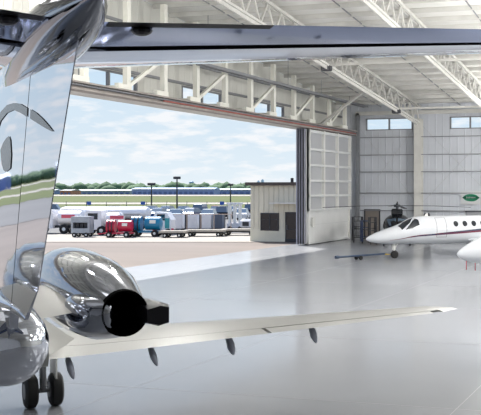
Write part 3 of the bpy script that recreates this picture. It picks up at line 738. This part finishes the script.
# work stands by the far wall
M_blue = mat('blue_frame_paint', (48, 64, 98), .5)
def work_stand(px, d, lab, m, w=.8, h=2.4):
    s = empty('maintenance_stand', W((px-PX)/F*d, d), TH+.2); tag(s, lab, 'stand', 'maintenance stands near the far wall')
    c = MB()
    for x_ in (-w/2, w/2):
        for y_ in (-.35, .35): c.bar((x_, y_, .12), (x_, y_*.8, h), .1)
    c.bar((-w/2, -.35, 1.2), (w/2, -.35, 1.2), .05); c.bar((-w/2, -.35, .5), (w/2, -.35, .5), .05); c.bar((-w/2, -.3, h), (w/2, -.3, h), .06)
    c.build('frame', m, s)
    c = MB(); 
    for z_ in (.35, 1.0, 1.6): c = MB(); c.box((-w/2, -.35, z_), (w/2, .35, z_+.05)); c.build('shelf', M_dark, s)
    for x_ in (-w/2, w/2): c = MB(); c.cyl((x_-.03, -.35, .07), (x_+.03, -.35, .07), .07, n=12); c.build('caster', M_black, s)
work_stand(357.5, 72.8, 'black framed maintenance stand beside the door leaf end', M_dark, .7, 1.95)
work_stand(365.5, 71.5, 'blue framed maintenance stand between the black stands', M_blue, .6, 1.7)
work_stand(372.5, 70, 'black framed maintenance stand nearest the striped jet nose', M_dark, .45, 2.0)
cb = empty('tool_cabinet', W((476-PX)/F*69, 69), TH); tag(cb, 'tall grey cabinet behind the striped jet near the oval sign', 'cabinet')
c = MB(); c.bevbox((-.75, -.3, .1), (.75, .3, 2.42), .03); c.build('body', M_grey, cb)
c = MB(); [c.box((-.7+.72*k, -.33, .2), (-.02+.72*k, -.3, 2.3)) for k in range(2)]; c.build('door', M_grey, cb)
c = MB(); c.box((-.8, -.35, 2.4), (.8, .35, 2.5)); c.build('top', M_dark, cb)
ss = empty('oxygen_cart', W((427-PX)/F*69, 69), TH); tag(ss, 'dark upright cart with two cylinders behind the striped jet cabin', 'cart')
for x_ in (-.13, .13): c = MB(); c.revolve((x_, 0, .15), (x_, 0, 2.35), [(0, .12), (.92, .12), (.97, .06), (1, .05)], 14); c.build('gas_cylinder', M_dark, ss, smooth=True)
c = MB(); c.box((-.3, -.18, .08), (.3, .18, .15)); c.bar((-.28, .15, .1), (-.28, .2, 1.5), .04); c.bar((.28, .15, .1), (.28, .2, 1.5), .04); c.build('frame', M_dark, ss)

# ------------------------------------------------------------------ outside: trucks and carts
def at(px, d): return W((px-PX)/F*d, d)
def wheels(par, xs, w, r=.42, m=M_black):
    for x_ in xs:
        for sd in (-1, 1):
            c = MB(); y0 = sd*w/2; c.revolve((x_, y0-.12, r), (x_, y0+.12, r), [(0, r*.5), (0, r*.85), (.2, r), (.8, r), (1, r*.85), (1, r*.5)], 18); t = c.build('wheel', m, par, smooth=True)
            c = MB(); c.revolve((x_, y0-.13, r), (x_, y0+.13, r), [(0, r*.2), (.05, r*.45), (.95, r*.45), (1, r*.2)], 12); c.build('rim', M_white, t, smooth=True)
M_tank = mat('white_tank_paint', (226, 226, 230), .25, noise=.02)
M_pink = mat('red_tank_lettering', (200, 80, 100), .4)
def tanker(px, d, ln, lab, rz=0.0, h=2.3, cab_left=True, group=None):
    t = empty('fuel_truck', at(px, d), TH+rz); tag(t, lab, 'truck', group)
    c = MB(); c.box((-ln/2, -.45, .55), (ln/2, .45, .75)); c.build('chassis', M_dark, t)
    x0 = -ln/2+1.9; c = MB(); R = []
    for x_, k in ((x0, .7), (x0+.15, 1), (ln/2-.15, 1), (ln/2, .7)):
        R.append([(x_, 1.0*k*math.cos(2*PI*q/20), .78+(h-.78)/2+(h-.78)/2*k*math.sin(2*PI*q/20)) for q in range(20)])
    c.loft(R); tk = c.build('tank', M_tank, t, smooth=True)
    c = MB(); c.box((x0+.5, -1.02, 1.45), (x0+1.7, -.985, 1.75)); c.build('lettering_panel', M_pink, tk)
    c = MB(); c.bar((x0+.2, 0, h+.05), (ln/2-.2, 0, h+.05), .5, .08); c.build('walkway', M_white, tk)
    c = MB(); xb = -ln/2-.6
    prof = [(xb, .5), (xb+2.2, .5), (xb+2.2, 2.15), (xb+.95, 2.2), (xb+.65, 1.45), (xb, 1.3)]
    c.prism(prof, -.98, .98, 1); cb_ = c.build('cab', M_tank, t)
    c = MB(); c.box((xb+1.05, -1.0, 1.4), (xb+1.9, 1.0, 1.95)); c.build('window', M_win, cb_)
    c = MB(); c.box((xb-.06, -.9, .45), (xb+.02, .9, .75)); c.build('bumper', M_grey, cb_)
    wheels(t, (xb+.75, ln/2-1.6, ln/2-.6), 1.75, .43)
    return t
tanker(62, 87.5, 4.2, 'white fuel truck with red panel at the left end of the parked row', h=2.15)
tanker(104.5, 84.5, 3.2, 'white fuel truck parked between the grey service cart and the red tank cart', h=2.05)
# long tank trailer behind
lt = empty('tank_trailer', at(105, 94), TH); tag(lt, 'long white tank trailer stretching behind the smaller trucks', 'trailer')
c = MB(); R = []
for x_, k in ((-4.4, .5), (-4.2, .85), (-3.9, 1), (4.0, 1), (4.3, .85), (4.45, .5)): R.append([(x_, 1.15*k*math.cos(2*PI*q/24), 1.75+.62*k*math.sin(2*PI*q/24)) for q in range(24)])
c.loft(R); c.build('tank', M_tank, lt, smooth=True); c = MB(); c.box((-4.2, -.5, .9), (4.2, .5, 1.2)); c.build('chassis', M_dark, lt); wheels(lt, (2.2, 3.3), 2.0, .45)
c = MB(); c.bar((-3, -.4, 0), (-3, -.4, 1), .12); c.bar((-3, .4, 0), (-3, .4, 1), .12); c.build('landing_leg', M_grey, lt)
c = MB(); c.box((-3.8, -1.17, 1.6), (3.8, -1.13, 1.66)); c.build('side_rail', M_grey, lt)
# grey service cart
M_silver = mat('dull_silver_panel', (158, 164, 172), .35, .4, noise=.08)
sc_ = empty('service_cart', at(82.5, 81), TH); tag(sc_, 'boxy grey service cart with an open dark bay, left of the red cart', 'cart')
c = MB(); c.box((-.78, -.6, .35), (.78, .6, .75)); c.box((-.78, -.6, 1.25), (.78, .6, 1.75)); c.box((-.78, -.6, .75), (-.62, .6, 1.25)); c.box((.62, -.6, .75), (.78, .6, 1.25)); c.box((-.78, .3, .75), (.78, .6, 1.25)); c.build('body', M_silver, sc_)
c = MB(); [c.box((-.45+.35*k, -.3, .76), (-.2+.35*k, .2, 1.15)) for k in range(3)]; c.build('equipment', M_dark, sc_)
wheels(sc_, (-.5, .5), 1.1, .2)
# red tank cart
M_redp = mat('crimson_cart_paint', (178, 34, 66), .35, noise=.05)
M_teal = mat('teal_blue_cart_paint', (28, 118, 158), .35, noise=.05)
def tank_cart(px, d, m, lab, s=1.0, flip=1):
    t = empty('tank_cart', at(px, d), TH); tag(t, lab, 'cart')
    c = MB(); c.box((-1.15*s, -.5*s, .32*s), (1.1*s, .5*s, .44*s)); c.build('deck', m, t)
    c = MB(); c.revolve((-.1*s, 0, 1.0*s), (1.15*s, 0, 1.0*s), [(0, .3*s), (.06, .5*s), (.94, .5*s), (1, .3*s)], 22); tk = c.build('tank', m, t, smooth=True)
    c = MB(); c.box((.35*s, -.52*s, 1.0*s), (.8*s, -.47*s, 1.25*s)); c.build('placard', M_white, tk)
    c = MB(); R = [[(x_, 0.5*s*math.cos(a), .95*s+.58*s*math.sin(a)) for a in [2*PI*q/20 for q in range(20)]] for x_ in (-1.05*s, -.35*s)]; c.loft(R); c.build('hose_reel', m, t, smooth=True)
    c = MB(); c.revolve((-.85*s, 0, .95*s), (-.5*s, 0, .95*s), [(0, .3*s), (0, .62*s), (.15, .62*s), (.15, .4*s), (.85, .4*s), (.85, .62*s), (1, .62*s), (1, .3*s)], 20); c.build('reel_flange', M_dark, t, smooth=True)
    c = MB(); c.bar((-1.15*s, 0, .38*s), (-1.9*s, 0, .3*s), .07); c.build('drawbar', m, t)
    wheels(t, (-.75*s, .75*s), 1.1*s, .26*s); return t
tank_cart(119.5, 80, M_redp, 'crimson red wheeled tank cart in the equipment row', .98)
tank_cart(146.5, 81.5, M_teal, 'bright blue wheeled tank cart right of the crimson cart', 1.15)
# small white and teal truck
tt = empty('utility_truck', at(165, 85), TH); tag(tt, 'white utility truck with teal doors beside the bright blue cart', 'truck')
c = MB(); c.prism([(-.75, .45), (.75, .45), (.75, 1.35), (.35, 2.0), (-.75, 2.05)], -.85, .85, 1); c.build('cab', M_tank, tt); c = MB(); c.box((-.5, -.88, 1.3), (.2, .88, 1.85)); c.build('window', M_win, tt)
c = MB(); c.box((.2, -.87, .6), (.6, -.84, 1.5)); c.build('door', mat('teal_door_paint', (70, 150, 155), .4), tt); c = MB(); c.box((-.9, -.8, .35), (.95, -.7, .6)); c.build('bumper', M_pink, tt); wheels(tt, (-.45, .5), 1.5, .3)
# white crates on the row and low trailers before them
M_crate = mat('white_container_panel', (214, 216, 222), .5, noise=.03)
M_slate = mat('slate_container_panel', (78, 90, 108), .5)
CR = [(179, 90, 'white box container furthest left in the container row', M_crate, .86), (193.5, 90, 'white box container second from the left in the container row', M_crate, .86),
      (207.5, 90, 'white box container third from the left, next to the slate container', M_crate, .9), (219, 90, 'dark slate box container at the right of the white containers', M_slate, .8)]
for px, d, lab, m, w in CR:
    k = empty('container', at(px, d), TH); tag(k, lab, 'container', 'box containers behind the low trailers')
    c = MB(); c.bevbox((-w/2, -.55, .35), (w/2, .55, 1.72), .03); c.build('box', m, k)
    c = MB(); c.box((-w/2+.08, -.58, .45), (-.03, -.55, 1.6)); c.box((.03, -.58, .45), (w/2-.08, -.55, 1.6)); c.build('door', m, k)
    c = MB(); [c.box((x_-.06, -.4, 0), (x_+.06, .4, .36)) for x_ in (-w/2+.1, w/2-.1)]; c.build('foot', M_dark, k)
ek = empty('gap_backdrop', at(199, 93.5), TH); tag(ek, 'long dark backdrop box added to darken the gaps between the white containers', 'skid')  # plain dark box added so the gaps between containers read dark
c = MB(); c.bevbox((-2.6, -.6, .2), (2.5, .6, 1.62), .05); c.build('housing', M_dark, ek); c = MB(); c.box((-2.7, -.7, .0), (2.6, .7, .2)); c.build('base', M_grey, ek)
rl = MB(); a_, b_ = at(156, 88.5), at(232, 88.5)
rl.bar((a_.x, a_.y, 1.74), (b_.x, b_.y, 1.74), .06, .06); [rl.bar(at(p, 88.5), at(p, 88.5)+Vector((0, 0, 1.74)), .05) for p in (157, 172, 187, 201, 214, 231)]
tag(rl.build('pipe_barrier', mat('tan_rail_paint', (200, 180, 165), .5)), 'tan pipe barrier rail in front of the white containers', 'barrier')
for px, d, w, lab in ((174, 80, 2.2, 'flat grey trailer right of the bright blue cart'), (206, 82, 3.4, 'flat pale trailer in front of the white containers'), (240, 83.8, 3.2, 'flat pale trailer beside the beige office')):
    t = empty('flatbed_trailer', at(px, d), TH); tag(t, lab, 'trailer', 'low flat trailers')
    c = MB(); c.box((-w/2, -.8, .42), (w/2, .8, .58)); c.build('deck', M_pale, t); c = MB(); c.box((-w/2+.1, -.6, .3), (w/2-.1, .6, .42)); c.build('frame', M_dark, t)
    wheels(t, (-w/2+.5, w/2-.5), 1.3, .2)
# lift truck with mast
lt = empty('lift_truck', at(235, 92), TH); tag(lt, 'tall white twin mast lift standing right of the slate container', 'lift')
c = MB(); [c.box((x_-.14, -.2, .3), (x_+.14, .1, 2.65)) for x_ in (-.5, .0, .5)]; c.build('mast', M_white, lt); c = MB(); c.box((-.75, -.3, 2.6), (.75, .2, 2.78)); c.build('crosshead', M_crate, lt)
c = MB(); c.box((-.7, -.5, .3), (.9, .7, .8)); c.build('body', M_crate, lt); wheels(lt, (-.4, .6), 1.1, .25)
gc = empty('generator_cart', at(246.5, 90), TH); tag(gc, 'low white rounded generator cart close to the office corner', 'cart')
c = MB(); c.bevbox((-.55, -.5, .35), (.65, .5, 1.25), .18); c.build('housing', M_tank, gc); c = MB(); c.box((-.3, -.53, .6), (.3, -.5, 1.0)); c.build('grille', M_dark, gc); wheels(gc, (-.3, .4), .9, .2)

# parked cars
def car(px, d, rgb, lab, rz=0.0, suv=False):
    t = empty('car', at(px, d), TH+rz); tag(t, lab, 'car', 'cars parked in the lot')
    m = mat('car_paint_%d_%d_%d' % rgb, rgb, .2, .2); h = 1.75 if suv else 1.45
    body = [(-2.2, .3), (2.2, .3), (2.25, .75), (1.5, .92), (-1.9, .98), (-2.25, .8)]
    c = MB(); c.prism(body, -.88, .88, 1); c.build('body', m, t)
    top = [(1.3, .9), (.65, h), (-1.2, h), (-1.95, .95)] if not suv else [(1.3, .9), (.7, h), (-1.9, h), (-2.15, .95)]
    c = MB(); c.loft([[(x_, y_*(1 if z_ < 1 else .85), z_) for x_, z_ in top] for y_ in (-.8, .8)]); g = c.build('windows', glassy('blue_grey_car_glass', (88, 104, 122)), t)
    c = MB(); c.prism([(x_*.98, z_+.02) for x_, z_ in [(.66, h), (.6, h+.05), (-1.15 if not suv else -1.85, h+.05), (-1.22 if not suv else -1.92, h)]], -.66, .66, 1); c.build('roof', m, t)
    wheels(t, (-1.35, 1.35), 1.6, .32)
CARS = [(160, 132, (40, 80, 130), 'blue car parked left of the tall lamp pole', 1.5, False), (176, 125, (180, 196, 206), 'pale blue car parked under the tall lamp pole', 1.7, False),
        (193, 132, (70, 84, 118), 'navy hatchback parked behind the second white container', 1.4, False), (209.5, 124.5, (206, 212, 214), 'silver car parked behind the third white container', 1.6, False),
        (225, 132, (44, 40, 52), 'black tall car parked left of the white lift', 1.5, True), (242, 128, (214, 216, 220), 'white car parked nearest the generator cart', 1.6, False),
        (152, 152, (60, 62, 70), 'charcoal car parked just left of the shorter lamp pole foot', 1.6, False), (168, 150, (36, 60, 92), 'dark blue car in the rear row beside the tall lamp pole', 1.5, False),
        (184, 150, (50, 54, 60), 'black car in the rear row just right of the tall lamp pole', 1.6, False), (201, 149, (226, 228, 230), 'white van standing highest in the rear row of cars', 1.5, True),
        (217, 151, (150, 60, 66), 'red car in the rear row behind the slate container', 1.6, False), (234, 150, (150, 158, 168), 'grey car in the rear row behind the white lift', 1.55, False),
        (251, 150, (58, 52, 72), 'dark plum car parked beside the office edge', 1.6, True), (116, 150, (96, 36, 44), 'dark maroon car parked behind the long tank trailer', .1, False), (52, 150, (50, 70, 110), 'dark blue car at the left end of the lot', .1, True)]
for a in CARS: car(*a[:4], a[4], a[5])

# lamp poles
def lamp(px, d, h, lab, two=False):
    t = empty('lamp_pole', at(px, d), TH); tag(t, lab, 'lamp pole', 'lamp poles outside')
    c = MB(); c.cyl((0, 0, 0), (0, 0, h), .14, .09, n=10); c.build('pole', M_dark, t, smooth=True)
    c = MB(); c.bevbox((-.65, -.3, h-.1), (.65, .3, h+.35), .06) if two else c.bevbox((-.5, -.3, h-.1), (.5, .3, h+.3), .06); c.build('lamp_head', M_dark, t)
    c = MB(); c.cyl((0, 0, 0), (0, 0, .5), .35, n=12); c.build('footing', M_pale, t)
lamp(177, 140, 5.7, 'tallest dark lamp pole standing above the parked cars'); lamp(151.5, 165, 4.9, 'shorter dark lamp pole left of the tallest one', True); lamp(230.5, 180, 4.9, 'slim dark lamp pole far behind the tall lift')
# perimeter fence
fe = empty('perimeter_fence', at(150, 170), TH); tag(fe, 'long thin wire fence with slim posts along the grass edge', 'fence')
c = MB()
for z in (.3, 1.0, 1.75): c.bar((-34, 0, z), (30, 0, z), .03, .03)
c.build('wire', M_grey, fe)
for k in range(18):
    c = MB(); c.cyl((-33+3.6*k, 0, 0), (-33+3.6*k, 0, 1.95), .05, n=6); c.build('post', M_dark, fe)
for px, lab in ((89, 'small blue square airfield sign above the long tank trailer'), (143, 'small blue square airfield sign near the shorter lamp pole'), (222, 'small blue square airfield sign behind the slate container')):
    t = empty('airfield_sign', at(px, 186), TH); tag(t, lab, 'sign', 'blue airfield signs')
    c = MB(); c.box((-.42, -.05, 1.1), (.42, .05, 1.75)); c.build('panel', mat('blue_sign_paint', (40, 90, 190), .4), t); c = MB(); c.bar((0, 0, 0), (0, 0, 1.1), .12); c.build('post', M_grey, t)

# far buildings
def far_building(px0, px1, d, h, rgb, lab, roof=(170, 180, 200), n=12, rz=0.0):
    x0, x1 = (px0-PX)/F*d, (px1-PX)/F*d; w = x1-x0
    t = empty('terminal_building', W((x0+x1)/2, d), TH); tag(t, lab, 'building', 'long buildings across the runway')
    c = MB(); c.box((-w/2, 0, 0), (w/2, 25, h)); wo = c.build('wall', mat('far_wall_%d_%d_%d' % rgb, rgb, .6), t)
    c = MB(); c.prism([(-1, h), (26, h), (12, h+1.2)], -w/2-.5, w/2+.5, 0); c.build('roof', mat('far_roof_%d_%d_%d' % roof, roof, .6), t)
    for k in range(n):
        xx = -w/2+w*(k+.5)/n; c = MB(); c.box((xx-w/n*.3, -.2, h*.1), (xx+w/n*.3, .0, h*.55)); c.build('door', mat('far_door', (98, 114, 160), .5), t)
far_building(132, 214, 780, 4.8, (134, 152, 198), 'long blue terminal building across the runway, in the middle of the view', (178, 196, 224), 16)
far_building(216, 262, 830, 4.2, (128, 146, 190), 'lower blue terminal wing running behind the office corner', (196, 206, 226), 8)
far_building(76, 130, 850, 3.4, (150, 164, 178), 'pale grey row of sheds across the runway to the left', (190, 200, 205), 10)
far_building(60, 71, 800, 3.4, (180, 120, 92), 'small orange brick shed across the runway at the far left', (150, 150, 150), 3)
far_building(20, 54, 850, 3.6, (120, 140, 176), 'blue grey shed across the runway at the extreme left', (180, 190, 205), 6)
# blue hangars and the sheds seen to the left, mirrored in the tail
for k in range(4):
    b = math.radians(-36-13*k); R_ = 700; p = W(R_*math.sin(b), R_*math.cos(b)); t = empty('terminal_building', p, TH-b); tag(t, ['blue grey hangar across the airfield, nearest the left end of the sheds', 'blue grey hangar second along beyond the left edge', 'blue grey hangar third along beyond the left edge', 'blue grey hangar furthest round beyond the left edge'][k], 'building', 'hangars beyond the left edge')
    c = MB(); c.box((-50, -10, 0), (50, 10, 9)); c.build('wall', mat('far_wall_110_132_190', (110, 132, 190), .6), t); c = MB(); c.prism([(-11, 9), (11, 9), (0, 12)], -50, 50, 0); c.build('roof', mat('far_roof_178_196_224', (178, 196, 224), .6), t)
# tree belt
M_tree = mat('tree_foliage', (88, 112, 84), .9, noise=.3, nscale=.08)
c = MB(); random.seed(3)
for k in range(420):
    b = math.radians(-92+84*k/419+random.uniform(-.1, .1)); D = random.uniform(1000, 1150)/math.cos(max(b, math.radians(-25))); r = random.uniform(5, 9)
    p = W(D*math.sin(b), D*math.cos(b)); hh = random.uniform(8, 12.5)
    c.blob((p.x, p.y, hh*.42), r*1.5, r, hh*.62, 7, 5, .15)
struct(tag(c.build('tree_belt', M_tree, smooth=True, angle=180), 'low belt of green trees along the horizon beyond the airfield', 'trees'), 'stuff')
# skyline
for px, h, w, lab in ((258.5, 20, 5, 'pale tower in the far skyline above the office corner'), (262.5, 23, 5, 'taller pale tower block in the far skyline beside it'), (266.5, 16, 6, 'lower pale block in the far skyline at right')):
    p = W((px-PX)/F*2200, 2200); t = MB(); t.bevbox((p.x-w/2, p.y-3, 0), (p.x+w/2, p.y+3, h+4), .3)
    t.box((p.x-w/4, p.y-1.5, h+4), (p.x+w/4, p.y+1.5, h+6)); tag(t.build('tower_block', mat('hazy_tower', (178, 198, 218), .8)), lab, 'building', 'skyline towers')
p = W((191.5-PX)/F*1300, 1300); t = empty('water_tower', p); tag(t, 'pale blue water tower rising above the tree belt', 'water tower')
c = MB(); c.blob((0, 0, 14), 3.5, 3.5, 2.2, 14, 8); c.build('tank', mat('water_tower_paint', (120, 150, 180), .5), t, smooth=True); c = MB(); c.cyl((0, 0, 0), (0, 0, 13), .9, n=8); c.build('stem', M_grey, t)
c = MB(); p = W((137-PX)/F*1200, 1200); c.cyl(p, p+Vector((0, 0, 16)), .35, .15, n=6); c.cyl(p+Vector((0, 0, 7)), p+Vector((0, 0, 7.6)), .8, n=8); tag(c.build('radio_mast', M_grey), 'thin radio mast above the far trees', 'mast')
